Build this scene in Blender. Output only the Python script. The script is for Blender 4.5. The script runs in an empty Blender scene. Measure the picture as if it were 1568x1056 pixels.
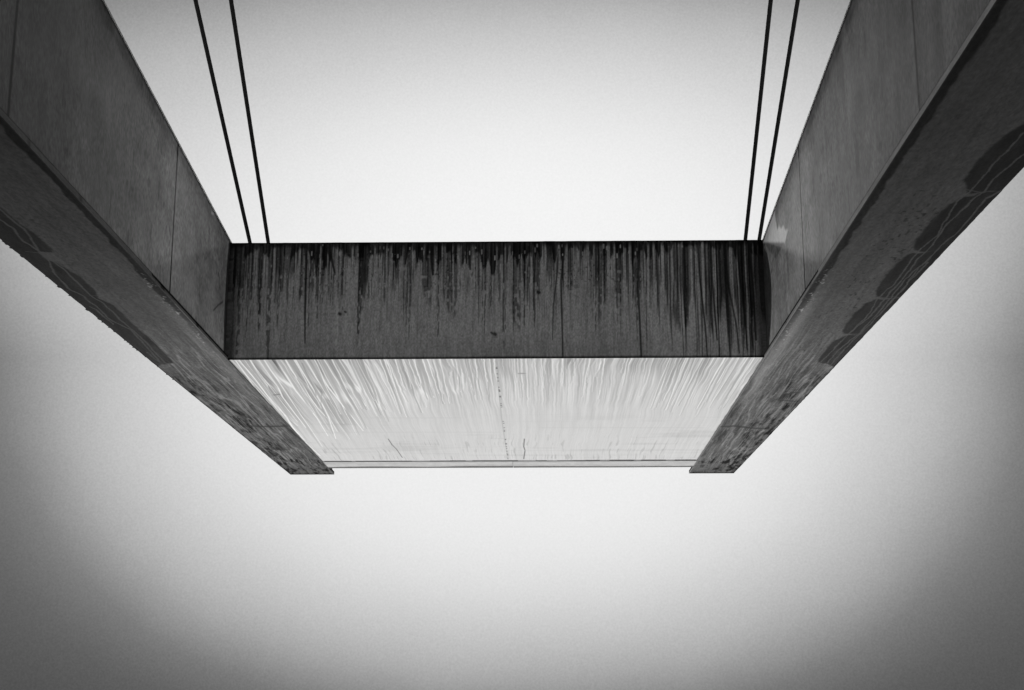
import bpy, math
import numpy as np

# ------------------------------------------------------------------ camera
F = 2250.0; PITCH = math.radians(13.54); YAW = math.radians(1.163); EYE = 1.6
sc = bpy.context.scene
cam_d = bpy.data.cameras.new('camera'); cam = bpy.data.objects.new('camera', cam_d)
sc.collection.objects.link(cam); sc.camera = cam
cam_d.sensor_width = 36.0; cam_d.lens = 36.0 * F / 1568.0
cam_d.clip_start = 0.05; cam_d.clip_end = 6000.0
cam.location = (0, 0, EYE); cam.rotation_euler = (math.pi / 2 + PITCH, 0, YAW)

sc.view_settings.view_transform = 'Standard'; sc.view_settings.look = 'None'
sc.view_settings.gamma = 1.0; EXPO = 1.85; sc.view_settings.exposure = EXPO

# ------------------------------------------------------------------ sky and sun
SUN_EL = math.radians(21); SUN_AZ = math.radians(0)     # azimuth measured to the left of +Y
w = bpy.data.worlds.new('World'); sc.world = w; w.use_nodes = True
nt = w.node_tree; nt.nodes.clear(); L = nt.links
def N(tree, t, **kw):
    n = tree.nodes.new(t)
    for k, v in kw.items():
        if k == 'inp':
            for i, x in v.items(): n.inputs[i].default_value = x
        else: setattr(n, k, v)
    return n
out = N(nt, 'ShaderNodeOutputWorld')
bg = N(nt, 'ShaderNodeBackground', inp={1: 1.0})
sky = N(nt, 'ShaderNodeTexSky', sky_type='NISHITA', sun_disc=False, sun_elevation=SUN_EL, sun_rotation=-SUN_AZ)
sky.dust_density = 6.0
bw = N(nt, 'ShaderNodeRGBToBW'); L.new(sky.outputs[0], bw.inputs[0])
amb = N(nt, 'ShaderNodeMath', operation='MULTIPLY', inp={1: 0.0004}); L.new(bw.outputs[0], amb.inputs[0])
tc = N(nt, 'ShaderNodeTexCoord')
nrm = N(nt, 'ShaderNodeVectorMath', operation='NORMALIZE'); L.new(tc.outputs['Generated'], nrm.inputs[0])
GE, GA = math.radians(13.1), math.radians(1.16)          # middle of the bright patch of fog, wider than high
def vdot(v):
    n = N(nt, 'ShaderNodeVectorMath', operation='DOT_PRODUCT'); n.inputs[1].default_value = v; L.new(nrm.outputs[0], n.inputs[0]); return n.outputs['Value']
def mth(op, a, b=None):
    n = N(nt, 'ShaderNodeMath', operation=op)
    for i, x in enumerate((a, b)):
        if x is None: continue
        if isinstance(x, (int, float)): n.inputs[i].default_value = x
        else: L.new(x, n.inputs[i])
    return n.outputs[0]
gf = vdot((-math.sin(GA) * math.cos(GE), math.cos(GA) * math.cos(GE), math.sin(GE)))
gx = vdot((math.cos(GA), math.sin(GA), 0.0))
gz = mth('MULTIPLY', vdot((math.sin(GA) * math.sin(GE), -math.cos(GA) * math.sin(GE), math.cos(GE))), 1.36)
gx = mth('MULTIPLY', gx, mth('SUBTRACT', 1.0, mth('MULTIPLY', 1.5, mth('MINIMUM', mth('MAXIMUM', gz, 0.0), 0.5))))
gz = mth('MULTIPLY', gz, mth('SUBTRACT', 1.0, mth('MULTIPLY', 0.12, mth('MINIMUM', mth('MAXIMUM', mth('MULTIPLY', gz, 3.0), -0.2), 0.5))))
ee = mth('POWER', mth('ADD', mth('POWER', mth('ABSOLUTE', gx), 2.15), mth('POWER', mth('ABSOLUTE', gz), 2.15)), 1.0 / 2.15)
ee = mth('DIVIDE', ee, mth('MAXIMUM', gf, 0.02))
cn = N(nt, 'ShaderNodeTexNoise', inp={'Scale': 4.0, 'Detail': 5.0, 'Roughness': 0.6}); L.new(nrm.outputs[0], cn.inputs['Vector'])
ee = mth('ADD', ee, mth('MULTIPLY', mth('SUBTRACT', cn.outputs[0], 0.5), 0.035))
rp = N(nt, 'ShaderNodeValToRGB'); L.new(ee, rp.inputs[0])
rp.color_ramp.interpolation = 'B_SPLINE'
GL = [(0, .79), (330, .785), (420, .74), (480, .69), (540, .61), (600, .52), (660, .43), (720, .31), (790, .17), (893, .10), (1048, .072), (1500, .09), (2200, .34)]
el = rp.color_ramp.elements
for i, (px_, v) in enumerate(GL):
    e = el[i] if i < 2 else el.new(px_ / 2250)
    e.position = px_ / 2250; e.color = (v, v, v, 1)
fine = N(nt, 'ShaderNodeTexNoise', inp={'Scale': 750.0, 'Detail': 2.0}); L.new(nrm.outputs[0], fine.inputs['Vector'])
gs = N(nt, 'ShaderNodeMath', operation='MULTIPLY', inp={1: 1 / 2 ** EXPO}); L.new(rp.outputs[0], gs.inputs[0])
gr = mth('ADD', mth('MULTIPLY', mth('MULTIPLY', mth('SUBTRACT', fine.outputs[0], 0.5), 0.5), mth('SUBTRACT', 1.0, rp.outputs[0])), 1.0)
sm = N(nt, 'ShaderNodeMath', operation='ADD'); L.new(mth('MULTIPLY', gs.outputs[0], gr), sm.inputs[0]); L.new(amb.outputs[0], sm.inputs[1])
L.new(sm.outputs[0], bg.inputs[0]); L.new(bg.outputs[0], out.inputs[0])

sd = bpy.data.lights.new('sun', 'SUN'); sd.energy = 5.0; sd.angle = math.radians(3.4); sd.color = (1, .995, .985)
sun = bpy.data.objects.new('sun', sd); sc.collection.objects.link(sun)
sun.rotation_euler = (-(math.pi / 2 - SUN_EL), 0, SUN_AZ)
sun.location = (0, 30, 30)

# ------------------------------------------------------------------ pixels of the photograph to points on a plane
fw = np.array([-math.sin(YAW) * math.cos(PITCH), math.cos(YAW) * math.cos(PITCH), math.sin(PITCH)])
rt = np.array([math.cos(YAW), math.sin(YAW), 0.0])
up = np.cross(rt, fw); C0 = np.array([0, 0, EYE])
def ray(x, y): return fw * F + rt * (x - 784) + up * (528 - y)
def hit(x, y, axis, val):
    d = ray(x, y); t = (val - C0[axis]) / d[axis]
    return C0 + d * t
W = 6.0
H = EYE + 0.612 * W                                     # underside of the frame
XL = hit(348, 550, 2, H)[0]; XR = hit(1168.5, 550, 2, H)[0]
YF = hit(759, 549, 2, H)[1]                             # front face of the crossbeam
YB = hit(780, 706, 2, H)[1]; YT = hit(780, 715.5, 2, H)[1]; YE = hit(780, 725.5, 2, H)[1]
ZT = hit(759, 369.5, 1, YF)[2]                          # top of the crossbeam
Y0 = -6.0                                               # near end of the girders, behind the viewer
def line(p, q): s = (q[1] - p[1]) / (q[0] - p[0]); return lambda y: p[1] + s * (y - p[0])
def outer(p, q):
    a, b = hit(*p, 2, H), hit(*q, 2, H); return line((a[1], a[0]), (b[1], b[0]))
OUT = {-1: outer((0, 365.3), (443, 725)), 1: outer((1526, 300), (1123, 725))}
INN = {-1: XL, 1: XR}
LIP = 0.035; FT = 0.05
def topline(side, p, q):
    x = INN[side] + side * LIP
    a, b = hit(*p, 0, x), hit(*q, 0, x); return line((a[1], a[2]), (b[1], b[2]))
TOP = {-1: topline(-1, (155.7, 0), (352, 370)), 1: topline(1, (1305, 0), (1168.5, 369))}
print('W', XR - XL, 'YF', YF, 'YB', YB, 'YE', YE, 'H', H, 'ZT', ZT, 'tops', TOP[-1](YF), TOP[1](YF), TOP[-1](YE), TOP[1](YE), TOP[-1](4), 'outer', OUT[-1](YF), OUT[-1](YE), OUT[1](YF), OUT[1](YE))
ROOT = np.array([(XL + XR) / 2, YF, 0.0])

# ------------------------------------------------------------------ numeric noise and stain strokes
def _h(ix, iy, s):
    n = (ix * 374761393 + iy * 668265263 + s * 974634777) & 0xFFFFFFFF
    n = ((n ^ (n >> 13)) * 1274126177) & 0xFFFFFFFF
    return ((n ^ (n >> 16)) & 0xFFFFFF) / float(0xFFFFFF)
def vn(x, y=0.0, s=0):
    x = np.asarray(x, float); y = np.asarray(y, float) + 0 * x
    ix = np.floor(x).astype(np.int64); iy = np.floor(y).astype(np.int64)
    fx = x - ix; fy = y - iy; fx = fx * fx * (3 - 2 * fx); fy = fy * fy * (3 - 2 * fy)
    a = _h(ix, iy, s); b = _h(ix + 1, iy, s); c = _h(ix, iy + 1, s); d = _h(ix + 1, iy + 1, s)
    return (a * (1 - fx) + b * fx) * (1 - fy) + (c * (1 - fx) + d * fx) * fy
def fbm(x, y=0.0, s=0, o=4, r=.5):
    v = 0; a = 1; t = 0
    for k in range(o):
        v = v + a * vn(np.asarray(x) * 2 ** k, np.asarray(y) * 2 ** k, s + 17 * k); t += a; a *= r
    return v / t
def ss(a, b, x): t = np.clip((x - a) / (b - a), 0, 1); return t * t * (3 - 2 * t)
def stroke(T, A, B, pts, width, val, alpha=1.0, soft=0.6):
    """draw a polyline in surface metres into tone array T; width may be a (start, end) pair"""
    M = np.zeros_like(T)
    w0, w1 = width if isinstance(width, tuple) else (width, width)
    n = len(pts) - 1; wm = max(w0, w1)
    for i in range(n):
        (ax, ay), (bx, by) = pts[i], pts[i + 1]
        m = (A > min(ax, bx) - 2 * wm) & (A < max(ax, bx) + 2 * wm) & (B > min(ay, by) - 2 * wm) & (B < max(ay, by) + 2 * wm)
        if not m.any(): continue
        X = A[m]; Y = B[m]; dx, dy = bx - ax, by - ay; q = dx * dx + dy * dy + 1e-12
        t = np.clip(((X - ax) * dx + (Y - ay) * dy) / q, 0, 1)
        d = np.hypot(X - ax - t * dx, Y - ay - t * dy)
        ww = w0 + (w1 - w0) * (i + t) / n
        a = 1 - ss((1 - soft) * ww, (1 + soft) * ww * .9 + 1e-4, d)
        M[m] = np.maximum(M[m], a)
    M *= alpha
    T[:] = T * (1 - M) + val * M
def poly(A, B, pts):
    ins = np.zeros(A.shape, bool); n = len(pts)
    for i in range(n):
        (x1, y1), (x2, y2) = pts[i], pts[(i + 1) % n]
        if y1 == y2: continue
        c = ((y1 > B) != (y2 > B)) & (A < (x2 - x1) * (B - y1) / (y2 - y1) + x1)
        ins ^= c
    return ins
def blur(M, k=1):
    M = M.astype(float)
    for _ in range(k):
        P = np.pad(M, 1, mode='edge')
        M = (P[1:-1, 1:-1] * 2 + P[:-2, 1:-1] + P[2:, 1:-1] + P[1:-1, :-2] + P[1:-1, 2:]) / 6
    return M
rng = np.random.default_rng(7)

# ------------------------------------------------------------------ materials
def paint(name, rough=0.6, fine=0.12, scale=60.0, stretch=(1, 1, 1), bump=0.25, spec=0.3):
    m = bpy.data.materials.new(name); m.use_nodes = True; t = m.node_tree; t.nodes.clear(); K = t.links
    o = N(t, 'ShaderNodeOutputMaterial'); p = N(t, 'ShaderNodeBsdfPrincipled')
    p.inputs['Specular IOR Level'].default_value = spec
    at = N(t, 'ShaderNodeAttribute', attribute_name='albedo')
    c = N(t, 'ShaderNodeTexCoord'); mp = N(t, 'ShaderNodeMapping'); mp.inputs['Scale'].default_value = stretch
    K.new(c.outputs['Object'], mp.inputs[0])
    n1 = N(t, 'ShaderNodeTexNoise', inp={'Scale': scale, 'Detail': 5.0, 'Roughness': 0.7}); K.new(mp.outputs[0], n1.inputs['Vector'])
    k = N(t, 'ShaderNodeMath', operation='MULTIPLY_ADD', inp={1: 2 * fine, 2: 1 - fine}); K.new(n1.outputs[0], k.inputs[0])
    mu = N(t, 'ShaderNodeMath', operation='MULTIPLY'); K.new(at.outputs['Fac'], mu.inputs[0]); K.new(k.outputs[0], mu.inputs[1])
    cc = N(t, 'ShaderNodeCombineColor'); [K.new(mu.outputs[0], cc.inputs[i]) for i in range(3)]
    K.new(cc.outputs[0], p.inputs['Base Color'])
    rr = N(t, 'ShaderNodeMath', operation='MULTIPLY_ADD', inp={1: .25, 2: rough - .12}); K.new(n1.outputs[0], rr.inputs[0]); K.new(rr.outputs[0], p.inputs['Roughness'])
    bp = N(t, 'ShaderNodeBump', inp={'Strength': bump, 'Distance': 0.004}); K.new(n1.outputs[0], bp.inputs['Height']); K.new(bp.outputs[0], p.inputs['Normal'])
    K.new(p.outputs[0], o.inputs[0]); return m
M_dark = paint('weathered_dark_paint', .8, .45, 90, (1, 1, .35), .2, .03)
M_web = paint('weathered_web_paint', .88, .5, 60, (1, 1, .4), .2, 0.011)
M_flange = paint('weathered_flange_paint', .88, .45, 70, (1, .3, 1), .2, 0.0)
M_pale = paint('pale_soffit_paint', .85, .09, 60, (1, .12, 1), .15, .1)

def flat(name, col, rough=.6, metallic=0.0, nscale=8.0, var=.2):
    m = bpy.data.materials.new(name); m.use_nodes = True; t = m.node_tree; p = t.nodes['Principled BSDF']; K = t.links
    c = N(t, 'ShaderNodeTexCoord'); n1 = N(t, 'ShaderNodeTexNoise', inp={'Scale': nscale, 'Detail': 6.0}); K.new(c.outputs['Object'], n1.inputs['Vector'])
    k = N(t, 'ShaderNodeMath', operation='MULTIPLY_ADD', inp={1: 2 * var * col, 2: col * (1 - var)}); K.new(n1.outputs[0], k.inputs[0])
    cc = N(t, 'ShaderNodeCombineColor'); [K.new(k.outputs[0], cc.inputs[i]) for i in range(3)]
    K.new(cc.outputs[0], p.inputs['Base Color'])
    p.inputs['Roughness'].default_value = rough; p.inputs['Metallic'].default_value = metallic; return m

# ------------------------------------------------------------------ mesh builders
class MB:
    def __init__(s): s.v = []; s.f = []; s.a = []; s.n = 0; s.m = []
    def grid(s, P, T, mat=0, flip=False):
        """P: (r, c, 3) world points, T: (r, c) albedo"""
        r, c = T.shape
        s.v.append(P.reshape(-1, 3)); s.a.append(T.reshape(-1))
        i = np.arange(r * c).reshape(r, c) + s.n
        q = np.stack([i[:-1, :-1], i[:-1, 1:], i[1:, 1:], i[1:, :-1]], -1).reshape(-1, 4)
        if flip: q = q[:, ::-1]
        s.f.append(q); s.m.append(np.full(len(q), mat)); s.n += r * c
    def quad(s, pts, a, mat=0):
        s.v.append(np.array(pts, float)); s.a.append(np.full(4, float(a)))
        s.f.append(np.array([[0, 1, 2, 3]]) + s.n); s.m.append(np.array([mat])); s.n += 4
    def build(s, name, mats, parent=None, loc=ROOT, smooth=False):
        v = np.concatenate(s.v) - loc; f = np.concatenate(s.f); a = np.concatenate(s.a); mi = np.concatenate(s.m)
        me = bpy.data.meshes.new(name)
        me.vertices.add(len(v)); me.vertices.foreach_set('co', v.ravel())
        me.loops.add(f.size); me.loops.foreach_set('vertex_index', f.ravel().astype(np.int32))
        me.polygons.add(len(f)); me.polygons.foreach_set('loop_start', np.arange(0, f.size, 4, dtype=np.int32))
        me.polygons.foreach_set('material_index', mi.astype(np.int32))
        for m in mats: me.materials.append(m)
        me.update(calc_edges=True)
        at = me.attributes.new('albedo', 'FLOAT', 'POINT'); at.data.foreach_set('value', np.clip(a, .004, .9).astype(np.float32))
        me.validate()
        if smooth: me.polygons.foreach_set('use_smooth', np.ones(len(f), bool))
        o = bpy.data.objects.new(name, me); sc.collection.objects.link(o)
        if parent: o.parent = parent
        else: o.location = loc
        return o

root = bpy.data.objects.new('overhead_frame', None); sc.collection.objects.link(root); root.location = ROOT
root['label'] = 'weathered frame overhead, two tapering side girders joined by a streaked crossbeam'
root['category'] = 'beam frame'

# ------------------------------------------------------------------ crossbeam: front face
WID = XR - XL
nu, nv = 1300, 170
def front_tone():
    U, V = np.meshgrid(np.linspace(0, WID, nu), np.linspace(0, ZT - H, nv))      # V measured down from the top edge
    Hh = ZT - H
    px = U / WID                                                                     # 0..1 across
    wander = .018 * (fbm(V * 1.3, U * 1.2, 5) - .5) * 2
    u = U + wander * ss(.1, 1.0, V)
    right = ss(.74, .86, px)
    T = .31 + .07 * right + .03 * (fbm(U * 1.2, V * 1.5, 1) - .5)
    T = T * (1 + .55 * (fbm(u * 55, V * 6.0, 2, 3) - .5)) * (1 + .5 * (vn(U * 90, V * 60, 4) - .5))
    T *= 1 + .25 * (fbm(u * 9, V * .5, 3) - .5)
    lf = vn(u * 48, V * .8, 6) + .5 * vn(u * 90, V * 2, 7)
    T *= 1 - .30 * ss(.75, 1.15, lf) * (1 - .9 * ss(.5, 1.25, V)) * (.5 + vn(U * 3, 0, 8))
    # fine dark runs
    right = ss(.74, .86, px); left = 1 - ss(.05, .16, px); mid = 1 - np.maximum(right, left)
    for (k, sd, thr, wdt) in ((38, 11, .58, .12), (68, 12, .60, .12), (19, 13, .70, .08), (100, 15, .60, .2)):
        n = vn(u * k, 0 * u, sd)
        n = n + .18 * (vn(u * k * .9, V * 5, sd + 40) - .5)
        ln = .16 + 1.15 * vn(U * k * .45 + 3.3, 0, sd + 5) ** 1.7
        ln = ln + right * .55 + left * .30
        run = ss(thr - .02 * right - .06 * left, thr + wdt, n) * (1 - ss(ln - .12, ln + .05, V))
        br = ss(.30, .52, vn(u * k * 1.3, V * 22, sd + 9) + .55 * (1 - ss(.1, .9, V)) * .6 + .35 * right)
        T *= 1 - (.62 + .05 * right) * run * br * (1 - (.65 if k == 19 else 0) * right)
    # long heavy runs on the right
    n = vn(u * 11 + 2 * 0, 0, 31) + .25 * vn(u * 37, 0, 32)
    run = ss(.74, .84, n) * right * (1 - ss(.85, 1.35, V + .5 * vn(U * 9, 0, 33)))
    T *= 1 - .35 * run
    # ragged black fringe along the top
    hgt = .030 + .09 * fbm(U * 2.2, 0, 41, 2) + .17 * vn(U * 7.5, 0, 42) ** 2 + .24 * np.maximum(0, fbm(U * 22, 0, 43, 3) - .42) * 2
    hgt = hgt * (1 - .45 * left) * (1 - .45 * right)
    fr = 1 - ss(hgt - .02, hgt + .03, V + .03 * (vn(U * 60, V * 40, 44) - .5))
    gaps = ss(.60, .72, vn(U * 34, 0, 45)) * ss(.02, .09, V) * .8
    T = T * (1 - .86 * fr * (1 - gaps))
    # spatter of dark dots below the fringe
    dn = vn(U * 62, V * 42, 51) * (.72 + .28 * vn(U * 6, V * 2, 52))
    T *= 1 - .6 * ss(.72, .80, dn) * (1 - ss(.35, .85, V)) * ss(.05, .15, V) * (1 - .5 * right)
    # small pale chips in the fringe
    ch = vn(U * 70, V * 55, 55)
    T += .16 * ss(.94, .98, ch) * np.exp(-((V - .17) / .09) ** 2) * ss(.45, .6, vn(U * 5, 0, 56))
    # dirt at both ends; shading painted in towards the bottom and along its edge
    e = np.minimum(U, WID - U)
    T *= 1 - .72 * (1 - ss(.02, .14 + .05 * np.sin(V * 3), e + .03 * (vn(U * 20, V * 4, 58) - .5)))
    T *= 1 - .25 * ss(Hh * .70, Hh, V)
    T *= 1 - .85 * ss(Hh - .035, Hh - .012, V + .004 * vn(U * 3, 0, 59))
    T *= 1 - .7 * (1 - ss(.008, .02, V))
    def P(x, y): p = hit(x, y, 1, YF); return (p[0] - XL, ZT - p[2])
    run = lambda pts, w, a=.75: stroke(T, U, V, [P(*q) for q in pts], w, .012, a)
    run([(468, 372), (469, 400), (468, 440), (467, 480), (467, 525)], (.024, .007), .9)
    run([(865, 372), (862, 400), (859, 430), (860, 470), (862, 545)], (.016, .009), .85)
    run([(856, 375), (853, 420), (847, 470), (846, 520)], (.012, .006), .7)
    run([(661, 372), (662, 395), (663, 420)], (.045, .014), .9)
    run([(718, 372), (719, 392), (720, 412)], (.03, .012), .85)
    run([(502, 380), (508, 398), (513, 418)], (.026, .01), .85)
    run([(978, 385), (977, 440), (980, 500), (982, 546)], (.016, .012), .85)
    run([(1088, 372), (1090, 420), (1094, 470), (1098, 520)], (.018, .009), .85)
    run([(1068, 372), (1072, 430), (1080, 500), (1083, 545)], (.014, .009), .85)
    run([(1108, 372), (1116, 440), (1128, 500), (1132, 540)], (.015, .009), .8)
    run([(1128, 372), (1134, 430), (1142, 500), (1144, 535)], (.014, .009), .8)
    run([(1045, 380), (1046, 440), (1050, 500)], (.014, .010), .8)
    run([(1147, 372), (1152, 430), (1158, 520)], (.018, .012), .8)
    for q, r_ in (((519.5, 480), .02), ((528, 477), .012), ((757, 511), .022), ((752, 509), .012), ((824, 447), .02), ((600, 390), .012)):
        a = P(*q); stroke(T, U, V, [a, (a[0] + .012, a[1] + .006)], r_, .015, .85)
    a = P(754, 516); stroke(T, U, V, [a, (a[0] + .05, a[1])], .010, .17, .8)
    for k in range(46):                                                              # pale chips hanging under the fringe
        x = rng.uniform(470, 990); y = rng.uniform(374, 392)
        a = P(x, y); stroke(T, U, V, [a, (a[0], a[1] + rng.uniform(.01, .05))], rng.uniform(.005, .009), rng.uniform(.16, .42), .85)
    return U, V, T
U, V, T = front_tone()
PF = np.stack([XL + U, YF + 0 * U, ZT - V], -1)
# the web faces stand LIP back from the flange edge: carry the front face out to them
e = .006 * (fbm(np.linspace(0, 40, nu), 0, 61) - .5)
PF[0, :, 2] += e
PF[:, 0, 0] -= LIP - .002; PF[:, -1, 0] += LIP - .002
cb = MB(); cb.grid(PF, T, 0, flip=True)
SZ = H + .012                                                                    # bottom of crossbeam carcass, above the soffit panel
xl, xr = XL - LIP + .002, XR + LIP - .002
cb.quad([(xl, YB, ZT), (xr, YB, ZT), (xr, YF, ZT), (xl, YF, ZT)][::-1], .1)         # top
cb.quad([(xl, YB, SZ), (xl, YB, ZT), (xr, YB, ZT), (xr, YB, SZ)], .12)            # back
cb.quad([(xl, YF, SZ), (xl, YB, SZ), (xr, YB, SZ), (xr, YF, SZ)], .12)            # bottom, covered by the soffit
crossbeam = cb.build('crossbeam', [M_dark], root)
crossbeam['label'] = 'dark crossbeam whose front face is streaked by black runs of rainwater'

# ------------------------------------------------------------------ crossbeam: pale soffit
def soffit_tone():
    nx, ny = 1300, 620
    s = np.linspace(0, 1, ny) ** 1.25 * (YB - YF)
    X, Y = np.meshgrid(np.linspace(0, WID, nx), s)
    p = X / WID
    wan = .05 * (fbm(Y * .5, X * .5, 101) - .5) * 2 + .010 * (vn(Y * 3.0, X * 2, 102) - .5) * 2
    x = X + wan * ss(0, .5, Y)
    T = .585 + .05 * (fbm(X * .8, Y * .5, 103) - .5) + 0 * X
    T += .16 * (fbm(x * 26, Y * .4, 104, 3) - .5) * (1 - .8 * ss(1.2, 4.0, Y))
    T += (.24 * (vn(x * 88, Y * .9, 105) - .5) + .16 * (vn(x * 48, Y * .5, 119) - .5)) * (1 - .75 * ss(1.2, 4.0, Y))
    reach = 4.2 * (1 - ss(.18, .50, p)) + 1.5 + 1.2 * ss(.80, .95, p) + 1.2 * (vn(X * 4, 0, 106) - .5)
    fade = 1 - ss(.25, 1.0, Y / reach)
    # grey films between the rivulets
    g = fbm(x * 5.0, Y * .35, 107, 3)
    T -= .14 * ss(.44, .62, g) * fade * (.75 + .5 * (1 - ss(.2, .5, p)))
    g = vn(x * 22, Y * .5, 108)
    T -= .08 * ss(.5, .8, g) * fade
    # pale crests
    r = 1 - np.abs(vn(x * 9, Y * .25, 109) - .5) * 2
    T += .20 * ss(.86, .98, r) * fade
    r = 1 - np.abs(vn(x * 30, Y * .3, 110) - .5) * 2
    T += .14 * ss(.84, .98, r) * fade
    T -= .10 * (1 - ss(.0, .35, p)) * fade
    # far part: even with faint ticks
    tk = vn(x * 55, Y * 1.6, 111)
    T -= .13 * ss(.74, .90, tk) * ss(4.2, 6.0, Y) * ss(.55, .35, vn(X * 3, Y * .8, 112) * .7)
    T -= .06 * ss(.55, .8, fbm(X * .7, Y * 3.0, 113)) * ss(2.5, 4.5, Y)
    T += .12 * (1 - ss(.0, .07, Y))
    def P(x_, y_): q = hit(x_, y_, 2, H); return (q[0] - XL, q[1] - YF)
    st = lambda pts, w_, v, a=.9, so=.6: stroke(T, X, Y, [P(*q) for q in pts], w_, v, a, so)
    # long rivulets on the left, as photographed
    R = [[(362, 550), (375, 563), (392, 583), (412, 610), (436, 640), (470, 680), (490, 698)],
         [(382, 550), (395, 575), (408, 590), (414, 610), (432, 632), (455, 652)],
         [(396, 550), (413, 575), (425, 592), (432, 608), (450, 632), (468, 655)],
         [(423, 550), (436, 572), (452, 598), (470, 620), (486, 642), (502, 668)],
         [(436, 550), (445, 566), (462, 588), (472, 605), (486, 625), (500, 640)],
         [(450, 550), (462, 570), (478, 592), (490, 612), (503, 640), (514, 672)],
         [(476, 550), (489, 572), (503, 594), (522, 618), (540, 640), (556, 660)],
         [(497, 550), (510, 572), (524, 594), (540, 612)],
         [(517, 550), (528, 575), (545, 600), (560, 622)],
         [(545, 550), (560, 576), (572, 600)], [(568, 550), (578, 575), (592, 604)], [(582, 550), (590, 570), (600, 590)],
         [(352, 550), (385, 583), (420, 622), (455, 664), (484, 698)]]
    for q in R: st(q, (rng.uniform(.010, .018), .006), .86, .9)
    for k in range(150):                                  # wavering runs, each a pale crest with a grey film beside it
        x0 = rng.uniform(.05, WID - .05); p_ = x0 / WID
        Ln = (4.6 * (1 - p_ / .42) if p_ < .42 else 0) * rng.uniform(.4, 1) + rng.uniform(.7, 2.4) + (1.2 if p_ > .8 else 0)
        n_ = 12; yq = np.linspace(0, Ln, n_); dr = -.05 * max(0, 1 - p_ / .5) * rng.uniform(.3, 1.2)
        xq = x0 + dr * yq + np.cumsum(rng.normal(0, .0045, n_)); sg = rng.choice((-1, 1))
        w_ = rng.uniform(.012, .030) * (1.2 if p_ < .45 else .7)
        stroke(T, X, Y, list(zip(xq + sg * (w_ * .8 + .008), yq)), (w_, .006), rng.uniform(.33, .46), rng.uniform(.4, .85) * (1 if p_ < .5 else .7), .45)
        stroke(T, X, Y, list(zip(xq, yq)), (rng.uniform(.005, .010), .004), .86, rng.uniform(.35, .85) * (1 if p_ < .5 else .75), .4)
    st([(485, 590), (492, 604), (491, 618), (499, 640), (510, 665)], (.008, .006), .35, .7)
    st([(462, 556), (468, 570), (482, 598), (484, 606)], (.010, .006), .28, .7)
    # longitudinal seam and its dots, cracks, edges
    st([(759, 552), (763, 590), (768, 640), (774, 680), (778, 704)], .010, .42, .75)
    for k in range(34):
        t = rng.uniform(.0, 1); y_ = 560 + 143 * t; st([(760 + 18 * t + rng.uniform(-.6, .6), y_), (760 + 18 * t, y_ + 1.2)], .011, .12, .65)
    st([(803, 672), (802, 684), (804, 690), (802, 703)], .010, .12, .85)
    st([(594, 672), (600, 681), (607, 688), (616, 701)], .009, .12, .8)
    st([(797, 572), (801, 572)], .035, .3, .8); st([(420, 605), (426, 604)], .03, .15, .7)
    for (a, b_, yy) in ((480, 760, 662), (830, 1075, 655), (780, 1010, 690), (560, 700, 640)): st([(a, yy), (b_, yy)], .05, .50, .35, .9)
    T = np.where(Y > YB - YF - .055 - .05 * vn(X * 1.3, 0, 115), T * (.12 + .35 * (vn(X * 6, 0, 116) > .72)), T)
    e_ = np.minimum(X, WID - X); T *= 1 - .6 * (1 - ss(.004, .02, e_ + .01 * (vn(X, Y * 6, 117) - .5)))
    return X, Y, T
X, Y, T = soffit_tone()
g = MB(); PS = np.stack([XL + .004 + X * (WID - .008) / WID, YF + .004 + Y * (YB - YF - .008) / (YB - YF), H + .004 + 0 * X], -1); g.grid(PS, T, 0)
a, b, c, d = XL + .004, XR - .004, YF + .004, YB - .004
for q in ([(a, c, H + .004), (b, c, H + .004), (b, c, SZ - .001), (a, c, SZ - .001)],): g.quad(q, .6)
g.quad([(a, c, SZ - .001), (b, c, SZ - .001), (b, d, SZ - .001), (a, d, SZ - .001)], .6)
o = g.build('soffit_panel', [M_pale], crossbeam); o['label'] = 'pale underside panel with white water streaks'

def boxgrid(mb, x0, x1, y0, y1, z0, z1, tone, n=1, skipbottom=False):
    def q(a, b, c, d): mb.quad([a, b, c, d], tone)
    if not skipbottom: q((x0, y0, z0), (x0, y1, z0), (x1, y1, z0), (x1, y0, z0))
    q((x0, y0, z1), (x1, y0, z1), (x1, y1, z1), (x0, y1, z1))
    q((x0, y0, z0), (x1, y0, z0), (x1, y0, z1), (x0, y0, z1)); q((x0, y1, z0), (x0, y1, z1), (x1, y1, z1), (x1, y1, z0))
    q((x0, y0, z0), (x0, y0, z1), (x0, y1, z1), (x0, y1, z0)); q((x1, y0, z0), (x1, y1, z0), (x1, y1, z1), (x1, y0, z1))
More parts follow.
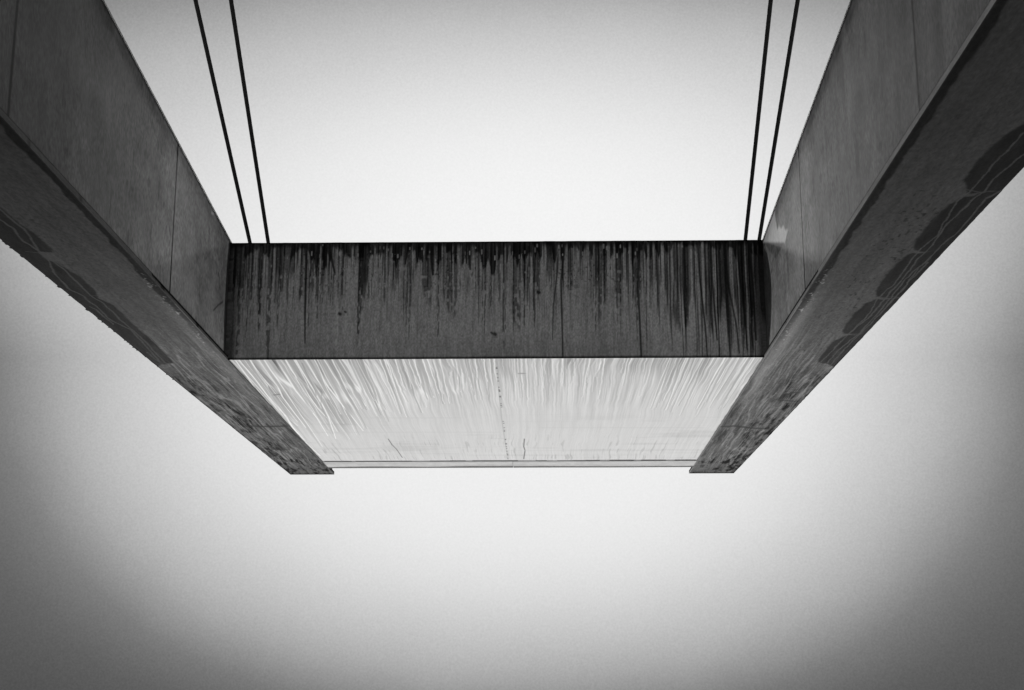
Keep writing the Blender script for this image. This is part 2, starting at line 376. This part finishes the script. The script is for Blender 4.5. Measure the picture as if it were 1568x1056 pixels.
# end strip in two lengths, a little below the soffit
g = MB()
for (x0, x1, dz) in ((XL + .004, XL + WID * .508, .0), (XL + WID * .509, XR - .004, .004)):
    n = 260; XX, YY = np.meshgrid(np.linspace(x0, x1, n), np.linspace(YB + .006, YT, 30))
    f = (YY - YB) / (YT - YB)
    TT = .47 + .16 * (fbm(XX * 2.2, YY * 9, 131) - .5) + .10 * (fbm(XX * 14, YY * 5, 132) - .5)
    edge = .80 - .25 * vn(XX * 1.1, 0, 133) * ss(.30, .6, np.abs(f - .5) + .3)
    TT *= 1 - .75 * ss(edge, edge + .12, f)
    TT *= 1 - .7 * (1 - ss(.004, .02, np.minimum(XX - XL, XR - XX)))
    ZZ = H - .002 - dz + 0.004 * vn(XX * 1.5, 0, 134)
    g.grid(np.stack([XX, YY, ZZ], -1), TT, 0)
    boxgrid(g, x0, x1, YB + .006, YT, H + .006, H + .06, .4)
    g.quad([(x0, YB + .006, H - .004), (x1, YB + .006, H - .004), (x1, YB + .006, H + .01), (x0, YB + .006, H + .01)], .3)
    g.quad([(x0, YT, H + .01), (x1, YT, H + .01), (x1, YT, H - .004), (x0, YT, H - .004)], .3)
g.build('end_strip', [M_pale], crossbeam)

# ------------------------------------------------------------------ side girders
SC_R = [[(1600, 172), (1568, 188), (1540, 203), (1513, 228), (1490, 255), (1476, 275), (1475, 284), (1483, 293), (1500, 294), (1540, 294), (1620, 230)],
        [(1502, 297), (1478, 300), (1455, 310), (1430, 333), (1403, 368), (1398, 378), (1400, 383), (1410, 384), (1460, 384), (1560, 290)],
        [(1410, 386), (1390, 390), (1368, 407), (1348, 432), (1338, 448), (1340, 454), (1352, 455), (1390, 455), (1470, 380)],
        [(1345, 457), (1325, 465), (1308, 480), (1292, 500), (1288, 508), (1292, 510), (1340, 512), (1400, 455)],
        [(1297, 512), (1278, 520), (1262, 537), (1253, 553), (1255, 557), (1272, 560), (1285, 562), (1340, 510)]]
LN_R = [[(1568, 203), (1544, 230), (1523, 248), (1505, 270), (1488, 291), (1468, 306), (1449, 336), (1435, 360), (1411, 379), (1387, 409), (1368, 436), (1344, 457), (1332, 479), (1305, 506), (1281, 530), (1256, 555)],
        [(1568, 236), (1544, 257), (1523, 273), (1505, 295), (1488, 306), (1471, 323), (1447, 347), (1426, 376), (1402, 400), (1380, 430), (1359, 452), (1334, 482), (1303, 508)],
        [(1535, 290), (1508, 306), (1493, 324), (1468, 354), (1441, 376), (1423, 397), (1399, 415), (1374, 442), (1356, 464), (1341, 482), (1320, 506), (1290, 530), (1265, 557)],
        [(1423, 399), (1390, 433), (1362, 464), (1332, 497), (1302, 524), (1271, 559)],
        [(1405, 412), (1384, 441), (1366, 458), (1340, 488)]]
LN_L = [[(-20, 305), (0, 320), (17, 334), (37, 351), (51, 371), (60, 384), (71, 394), (94, 408), (114, 428), (136, 450), (159, 465), (182, 487), (205, 507), (227, 527), (247, 550), (256, 556)],
        [(-20, 322), (0, 337), (17, 348), (34, 368), (51, 379), (71, 391), (84, 420), (102, 439), (128, 453), (151, 473), (173, 492), (199, 504), (224, 530), (244, 553), (261, 556)],
        [(136, 468), (150, 476), (172, 495)], [(225, 538), (238, 550), (250, 558)]]
SC_L = [[(-30, 300), (0, 316), (22, 335), (50, 356), (76, 378), (82, 386), (60, 388), (70, 396), (100, 408), (125, 425), (147, 446), (150, 455), (172, 466), (190, 482), (214, 505), (228, 515), (255, 542), (266, 555), (250, 558), (238, 562), (150, 500), (0, 375), (-60, 330)]]

def flange_tone(side):
    y0, y1 = 5.5, YE; ny, ns = 2300, 120
    # spacing of rows follows the distance so that detail stays even
    t = np.linspace(0, 1, ny); yy = y0 * (y1 / y0) ** t
    S01, Yw = np.meshgrid(np.linspace(0, 1, ns), yy)
    xi = INN[side]; xo = OUT[side](Yw)
    jit = .008 * (vn(Yw * 9, 0, 200 + side) - .5) + .014 * ss(.72, .9, vn(Yw * 22, 0, 203 + side)) * (Yw < 17) * (side < 0)
    xo = xo + side * jit
    Xw = xi + (xo - xi) * S01
    s = np.abs(Xw - xi); wd = np.abs(xo - xi); e_ = wd - s
    wan = .03 * (fbm(Yw * .8, s * 3, 210 + side) - .5) * 2
    x = s + wan
    dark = ss(7.5, 17, Yw)                                                # fall-off of brightness towards the viewer, painted into the albedo
    T = ((.074 if side > 0 else .062) + .048 * dark) * (1 + .25 * (fbm(x * 6, Yw * .4, 211 + side) - .5))
    T *= 1 + .30 * (fbm(x * 34, Yw * 1.3, 212, 3) - .5)
    T *= 1 + .22 * (fbm(s * 5, Yw * 2.5, 213 + side, 4) - .5)
    # brushed rivulets beside the crossbeam
    f = ss(YF - 2.2, YF + .4, Yw) * (1 - ss(YE - 1.3, YE - .4, Yw))
    r = 1 - np.abs(vn(x * 24, Yw * .8, 214 + side) - .5) * 2
    T += .08 * ss(.78, .97, r) * f * ss(.08, .2, s)
    r = 1 - np.abs(vn(x * 46 + 4, Yw * 1.2, 216 + side) - .5) * 2
    T += .05 * ss(.72, .97, r) * f
    T -= .055 * ss(.45, .75, fbm(x * 22, Yw * 1.6, 218 + side, 4)) * ss(YF - .5, YF + 1.5, Yw)
    T *= 1 + .3 * (vn(s * 60, Yw * 22, 255) - .5)
    # mottled outer half towards the tip
    mo = fbm(s * 14, Yw * 3.0, 220 + side, 5, .6)
    T -= .06 * ss(.42, .60, mo) * ss(.35, .75, S01) * ss(YF + .2, YF + 1.4, Yw)
    T -= .06 * ss(.55, .62, mo) * ss(YB - 1.0, YB + .2, Yw)
    # spots
    sp = vn(s * 42, Yw * 17, 222) * (.75 + .25 * vn(s * 5, Yw * 2, 223))
    band = ss(9.0, 11.5, Yw) * (1 - ss(15.8, 17.0, Yw)) * ss(.2, .35, S01) * (1 - ss(.62, .75, S01))
    T -= (.040 if side > 0 else .015) * ss(.68, .78, sp) * band
    # ragged dark edge beside the lip, paler flecks farther on
    rag = .045 + .05 * fbm(Yw * 5, 0, 225 + side, 3)
    near = 1 - ss(13.2, 16.2, Yw)
    T *= 1 - .62 * (1 - ss(rag - .01, rag + .012, s)) * near * ss(.004, .010, s)
    fl = vn(s * 60, Yw * 24, 226)
    T += .22 * ss(.80, .9, fl) * np.exp(-((s - .07) / .035) ** 2) * ss(12.0, 13.0, Yw) * (1 - ss(15.2, 16, Yw))
    T += (.10 if side > 0 else .06) * np.exp(-((s - .10) / .07) ** 2) * ss(12.5, 14.5, Yw) * (1 - ss(16.5, 19, Yw))
    def P(x_, y_): q = hit(x_, y_, 2, H); return (q[0], q[1])
    M = np.zeros_like(T)
    Xq = Xw + .018 * (fbm(Xw * 14, Yw * 5, 250, 4) - .5) * 2; Yq = Yw + .10 * (fbm(Xw * 9, Yw * 4, 251, 4) - .5) * 2
    for pl in (SC_R if side > 0 else SC_L): M = np.maximum(M, poly(Xq, Yq, [P(*q) for q in pl]).astype(float))
    M = blur(M, 4) * (.82 + .30 * (fbm(Xw * 20, Yw * 3, 252, 3) - .2)); M = np.clip(M, 0, 1)
    base = .026 + .012 * dark
    T = T * (1 - M) + M * (base + .006 * (fbm(s * 30, Yw * 3, 230) - .5))
    # light rim just outside each wet patch
    rim = np.clip(blur(M, 7) - M, 0, 1); T += .012 * ss(.08, .4, rim)
    for q in (LN_R if side > 0 else LN_L):
        stroke(T, Xq, Yq, [P(*p) for p in q], rng.uniform(.006, .010), .10 if side > 0 else .085, .9)
    if side > 0:
        for q in ([(1480, 290), (1500, 294)], [(1400, 385), (1412, 386)], [(1343, 456), (1375, 453)], [(1290, 511), (1322, 510)], [(1253, 557), (1272, 561)]):
            stroke(T, Xw, Yw, [P(*p) for p in q], .008, .10, .6)
        stroke(T, Xw, Yw, [P(*p) for p in [(1108, 653), (1125, 652), (1150, 655), (1166, 656)]], .06, .05, .75)
        stroke(T, Xw, Yw, [P(*p) for p in [(1222, 600), (1205, 603), (1190, 612), (1215, 614)]], .035, .05, .7)
    else:
        for q in ([(40, 385), (62, 387), (84, 386)], [(240, 557), (262, 556)], [(140, 452), (150, 453)]):
            stroke(T, Xw, Yw, [P(*p) for p in q], .008, .10, .5)
        stroke(T, Xw, Yw, [P(*p) for p in [(384, 652), (405, 653), (440, 652)]], .06, .05, .75)
        stroke(T, Xw, Yw, [P(*p) for p in [(398, 686), (415, 688), (440, 688)]], .03, .05, .6)
    T *= 1 - .8 * ss(YE - .14, YE - .06, Yw)
    T *= 1 - .55 * (1 - ss(.006, .02, e_)) * ss(YF - 2, YF, Yw)
    # pale arris of the lip
    T = np.where((s < .012) & (Yw > 13.5), .14 if side < 0 else .22, T)
    return Xw, Yw, np.clip(T, .02, .8)

def joints(side):
    x = INN[side] + side * LIP
    px = [(-15, 400), (20, 85), (266, 340)] if side < 0 else [(1402, 80), (1226, 300)]
    return [hit(*p, 0, x)[1] for p in px if p[0] > 0]

def web_tone(side):
    y0, y1 = 5.0, YE; ny, nz = 2000, 110
    yy = y0 * (y1 / y0) ** np.linspace(0, 1, ny)
    K, Yw = np.meshgrid(np.linspace(0, 1, nz), yy)
    zb = H + FT; zt = TOP[side](Yw); Zw = zb + (zt - zb) * K
    x = INN[side] + side * LIP
    T = (.17 if side > 0 else .15) * (1 + .35 * (fbm(Yw * 1.3, Zw * .35, 300 + side) - .5) + (.22 if side > 0 else .10) * (fbm(Yw * 7, Zw * .9, 302 + side, 4) - .5))
    T *= 1 + .14 * (fbm(Yw * 30, Zw * 8, 304, 3) - .5)
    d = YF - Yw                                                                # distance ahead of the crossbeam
    T *= 1 + .40 * (1 - ss(1.0, 5.0, d)) * ss(-.3, .3, d) * (1 if side > 0 else .7)  # brightness falling off from the crossbeam to the viewer, painted into the web colour
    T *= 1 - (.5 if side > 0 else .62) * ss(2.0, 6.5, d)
    if side > 0:
        sm_ = vn(Yw * 6, Zw * 1.4, 306) * vn(Yw * 2, Zw * 1.2, 307)
        T *= 1 - .30 * ss(.50, .70, sm_)
    T *= 1 + (.34 if side > 0 else .10) * (fbm(Yw * 9, Zw * .8, 313, 4) - .5) + .35 * (fbm(Yw * 2.2, Zw * 1.0, 314) - .5)
    T *= 1 - (.22 if side > 0 else .08) * ss(.66, .84, vn(Yw * 11, Zw * 3.0, 315)) * ss(.5, .65, vn(Yw * 1.3, Zw * .9, 316))
    # wet corner
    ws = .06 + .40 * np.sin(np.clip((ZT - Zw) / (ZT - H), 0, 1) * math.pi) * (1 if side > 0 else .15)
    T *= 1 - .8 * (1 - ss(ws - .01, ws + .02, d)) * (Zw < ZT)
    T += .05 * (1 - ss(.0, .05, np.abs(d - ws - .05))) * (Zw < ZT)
    T *= 1 + .7 * (fbm(Yw * 1.1, Zw * 2.2, 317, 5, .6) - .5) + .6 * (fbm(Yw * 5, Zw * 6, 318, 4, .7) - .5)
    T *= 1 + .7 * (vn(Yw * 55, Zw * 40, 319) - .5) * (vn(Yw * 3, Zw * 4, 320) * .7 + .5)
    T *= 1 - .35 * ss(.80, .92, vn(Yw * 16, Zw * 9, 321)) * ss(.4, .6, vn(Yw * 2, Zw * 2, 322))
    for yj in joints(side):
        wj = .018 + .004 * vn(Zw * 5, 0, 308)
        m = (1 - ss(wj * .6, wj * 1.5, np.abs(Yw - yj + .004 * (vn(Zw * 3, 0, 309) - .5))))
        T *= 1 - .93 * m
        T *= 1 + .15 * (1 - ss(.0, .05, np.abs(Yw - yj - .05)))
    def P(x_, y_): q = hit(x_, y_, 0, x); return (q[1], q[2])
    if side > 0:
        pl = [(1168, 371), (1172, 358), (1178, 340), (1186, 320), (1188, 340), (1190, 352), (1193, 346), (1196, 350), (1200, 344), (1202, 352), (1207, 350), (1204, 362), (1202, 371)]
        M = blur(poly(Yw, Zw, [P(*q) for q in pl]), 2) * (.6 + .4 * fbm(Yw * 18, Zw * 10, 311))
        T = T * (1 - M) + .75 * M
        pl = [(1170, 371), (1201, 371), (1195, 383), (1187.5, 396), (1180, 386)]
        M = blur(poly(Yw, Zw, [P(*q) for q in pl]), 1); T = T * (1 - .4 * M)
        stroke(T, Yw, Zw, [P(1170, 377), P(1174, 384), P(1181, 391)], .02, .22, .6)
    else:
        stroke(T, Yw, Zw, [P(327, 475), P(334, 467), P(341, 462)], .012, .02, .8)
        stroke(T, Yw, Zw, [P(324, 326), P(327, 327)], .014, .5, .8)
    T *= 1 - .5 * (1 - ss(.0, .05, Zw - zb + .02 * (vn(Yw * 8, 0, 312) - .5)))
    T *= 1 - .4 * ss(zt - .03, zt - .008, Zw)
    return Yw, Zw, x, np.clip(T, .01, .8)

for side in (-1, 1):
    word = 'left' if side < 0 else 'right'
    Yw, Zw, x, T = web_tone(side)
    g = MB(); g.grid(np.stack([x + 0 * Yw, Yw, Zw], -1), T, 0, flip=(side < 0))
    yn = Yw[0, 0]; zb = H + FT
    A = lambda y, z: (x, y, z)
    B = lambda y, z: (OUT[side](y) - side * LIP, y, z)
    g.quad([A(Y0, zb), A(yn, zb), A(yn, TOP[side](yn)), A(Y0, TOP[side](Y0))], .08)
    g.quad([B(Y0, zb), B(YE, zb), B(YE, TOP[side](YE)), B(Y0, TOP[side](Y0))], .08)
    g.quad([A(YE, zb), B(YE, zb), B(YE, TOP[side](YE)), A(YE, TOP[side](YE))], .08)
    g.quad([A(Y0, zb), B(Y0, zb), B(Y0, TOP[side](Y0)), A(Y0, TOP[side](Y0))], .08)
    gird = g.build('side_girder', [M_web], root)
    gird['label'] = 'dark girder on the left, plain web' if side < 0 else 'dark girder on the right, web smeared by rain'
    # bottom flange with stained underside
    Xw, Yw, T = flange_tone(side)
    g = MB(); zt = H + FT - .001
    g.grid(np.stack([Xw, Yw, H + 0 * Xw], -1), T, 0, flip=(side < 0))
    xi = INN[side]
    # inner vertical edge of the flange
    n = 700; yy = np.linspace(5.5, YE, n); KK, YY = np.meshgrid(np.linspace(0, 1, 6), yy)
    TT = (.22 if side > 0 else .075) * (1 + .5 * (fbm(YY * 3, KK * 2, 240) - .5))
    TT *= 1 - .8 * ss(.62, .70, fbm(YY * 4, 0, 241, 3)) * (.3 if side > 0 else .8)
    TT = np.where(((YY > 12.6) & (KK > .55)) | (KK > .85), TT * .15, TT)
    g.grid(np.stack([xi + 0 * YY, YY, H + KK * (zt - H)], -1), TT, 0, flip=(side < 0))
    o_ = OUT[side]
    g.quad([(xi, Y0, H), (o_(Y0), Y0, H), (o_(5.5), 5.5, H), (xi, 5.5, H)], .07)
    g.quad([(xi, Y0, H), (xi, 5.5, H), (xi, 5.5, zt), (xi, Y0, zt)], .1)
    g.quad([(xi, Y0, zt), (o_(Y0), Y0, zt), (o_(YE), YE, zt), (xi, YE, zt)], .07)
    g.quad([(o_(Y0), Y0, H), (o_(YE), YE, H), (o_(YE), YE, zt), (o_(Y0), Y0, zt)], .05)
    g.quad([(xi, YE, H), (o_(YE), YE, H), (o_(YE), YE, zt), (xi, YE, zt)], .05)
    g.quad([(xi, Y0, H), (o_(Y0), Y0, H), (o_(Y0), Y0, zt), (xi, Y0, zt)], .05)
    g.build('bottom_flange', [M_flange], gird)
    # thin top plate standing proud of the web
    g = MB(); a = x - side * .006; tp = TOP[side]
    bo = lambda y: OUT[side](y)
    for (z0, z1) in ((.002, .026),):
        q = lambda X_, y, z: (X_(y) if callable(X_) else X_, y, tp(y) + z)
        g.quad([q(a, Y0, z0), q(a, YE, z0), q(bo, YE, z0), q(bo, Y0, z0)], .05)
        g.quad([q(a, Y0, z1), q(a, YE, z1), q(bo, YE, z1), q(bo, Y0, z1)], .08)
        g.quad([q(a, Y0, z0), q(a, YE, z0), q(a, YE, z1), q(a, Y0, z1)], .04)
        g.quad([q(bo, Y0, z0), q(bo, YE, z0), q(bo, YE, z1), q(bo, Y0, z1)], .05)
        g.quad([q(a, YE, z0), q(bo, YE, z0), q(bo, YE, z1), q(a, YE, z1)], .05)
        g.quad([q(a, Y0, z0), q(bo, Y0, z0), q(bo, Y0, z1), q(a, Y0, z1)], .05)
    g.build('top_plate', [M_dark], gird)

# ------------------------------------------------------------------ stay cables
M_cable = flat('greased_black_cable', .018, .95, .0, 40)
M_cable.node_tree.nodes['Principled BSDF'].inputs['Specular IOR Level'].default_value = .03
def at_depth(x, y, zc): d = ray(x, y) / F; return C0 + d * zc
def cable(p0, p1, q0y, label):
    """p0, p1: two photo points on the cable at the top of the frame and at the crossbeam edge"""
    sl = (p1[0] - p0[0]) / (p1[1] - p0[1]); ya = 482
    d = ray(p1[0] + sl * (ya - p1[1]), ya); zt = ZT + .03
    a = C0 + d * ((zt - C0[2]) / d[2])                                      # anchored on top of the frame
    b = at_depth(p0[0], p0[1], 15.6)
    b = a + (b - a) * 3.0
    n = int(np.linalg.norm(b - a) / .06); ax = (b - a) / np.linalg.norm(b - a)
    e1 = np.cross(ax, [0, 0, 1]); e1 /= np.linalg.norm(e1); e2 = np.cross(ax, e1)
    m = 24; th = np.linspace(0, 2 * math.pi, m + 1)
    t = np.linspace(0, 1, n); TH, TT = np.meshgrid(th, t); Lg = TT * np.linalg.norm(b - a)
    sag = -.25 * 4 * TT * (1 - TT) * 0
    R = .0235 * (1 + .035 * np.abs(np.cos(3 * (TH + Lg * 2 * math.pi / .55))))
    Pn = a + Lg[..., None] * ax + R[..., None] * (np.cos(TH)[..., None] * e1 + np.sin(TH)[..., None] * e2)
    g = MB(); g.grid(Pn, np.full(TH.shape, .02)); o = g.build('stay_cable', [M_cable], None, loc=a, smooth=True)
    o['label'] = label; o['category'] = 'cable'; o['group'] = 'stay cables rising from the frame'
cable((299.5, 0), (382.5, 370), 0, 'thin black cable nearest the left girder, rising above the crossbeam')
cable((353.8, 0), (410.6, 370), 0, 'thin black cable of the left pair, on the side facing open sky')
cable((1180.2, 0), (1141.2, 368), 0, 'thin black cable of the right pair, on the side facing open sky')
cable((1221.5, 0), (1162.3, 368), 0, 'thin black cable nearest the right girder, rising above the crossbeam')

# ------------------------------------------------------------------ unseen ground: pale to bounce light up, dark sheet added to dim near girders
def sheet(name, x0, x1, y0, y1, z, m):
    g = MB(); nx = 30; XX, YY = np.meshgrid(np.linspace(x0, x1, nx), np.linspace(y0, y1, nx))
    g.grid(np.stack([XX, YY, z + 0 * XX], -1), np.full(XX.shape, .5)); o = g.build(name, [m], None, loc=np.zeros(3)); o['kind'] = 'structure'; return o
sheet('bounce_ground', -4000, 4000, -4000, 4000, -.004, flat('pale_bounce_ground', .45, .9, 0, .8, .12))
sheet('dimming_sheet', -30, 30, -30, 13.5, 0.0, flat('dark_dimming_sheet', .06, .8, 0, 30, .3))
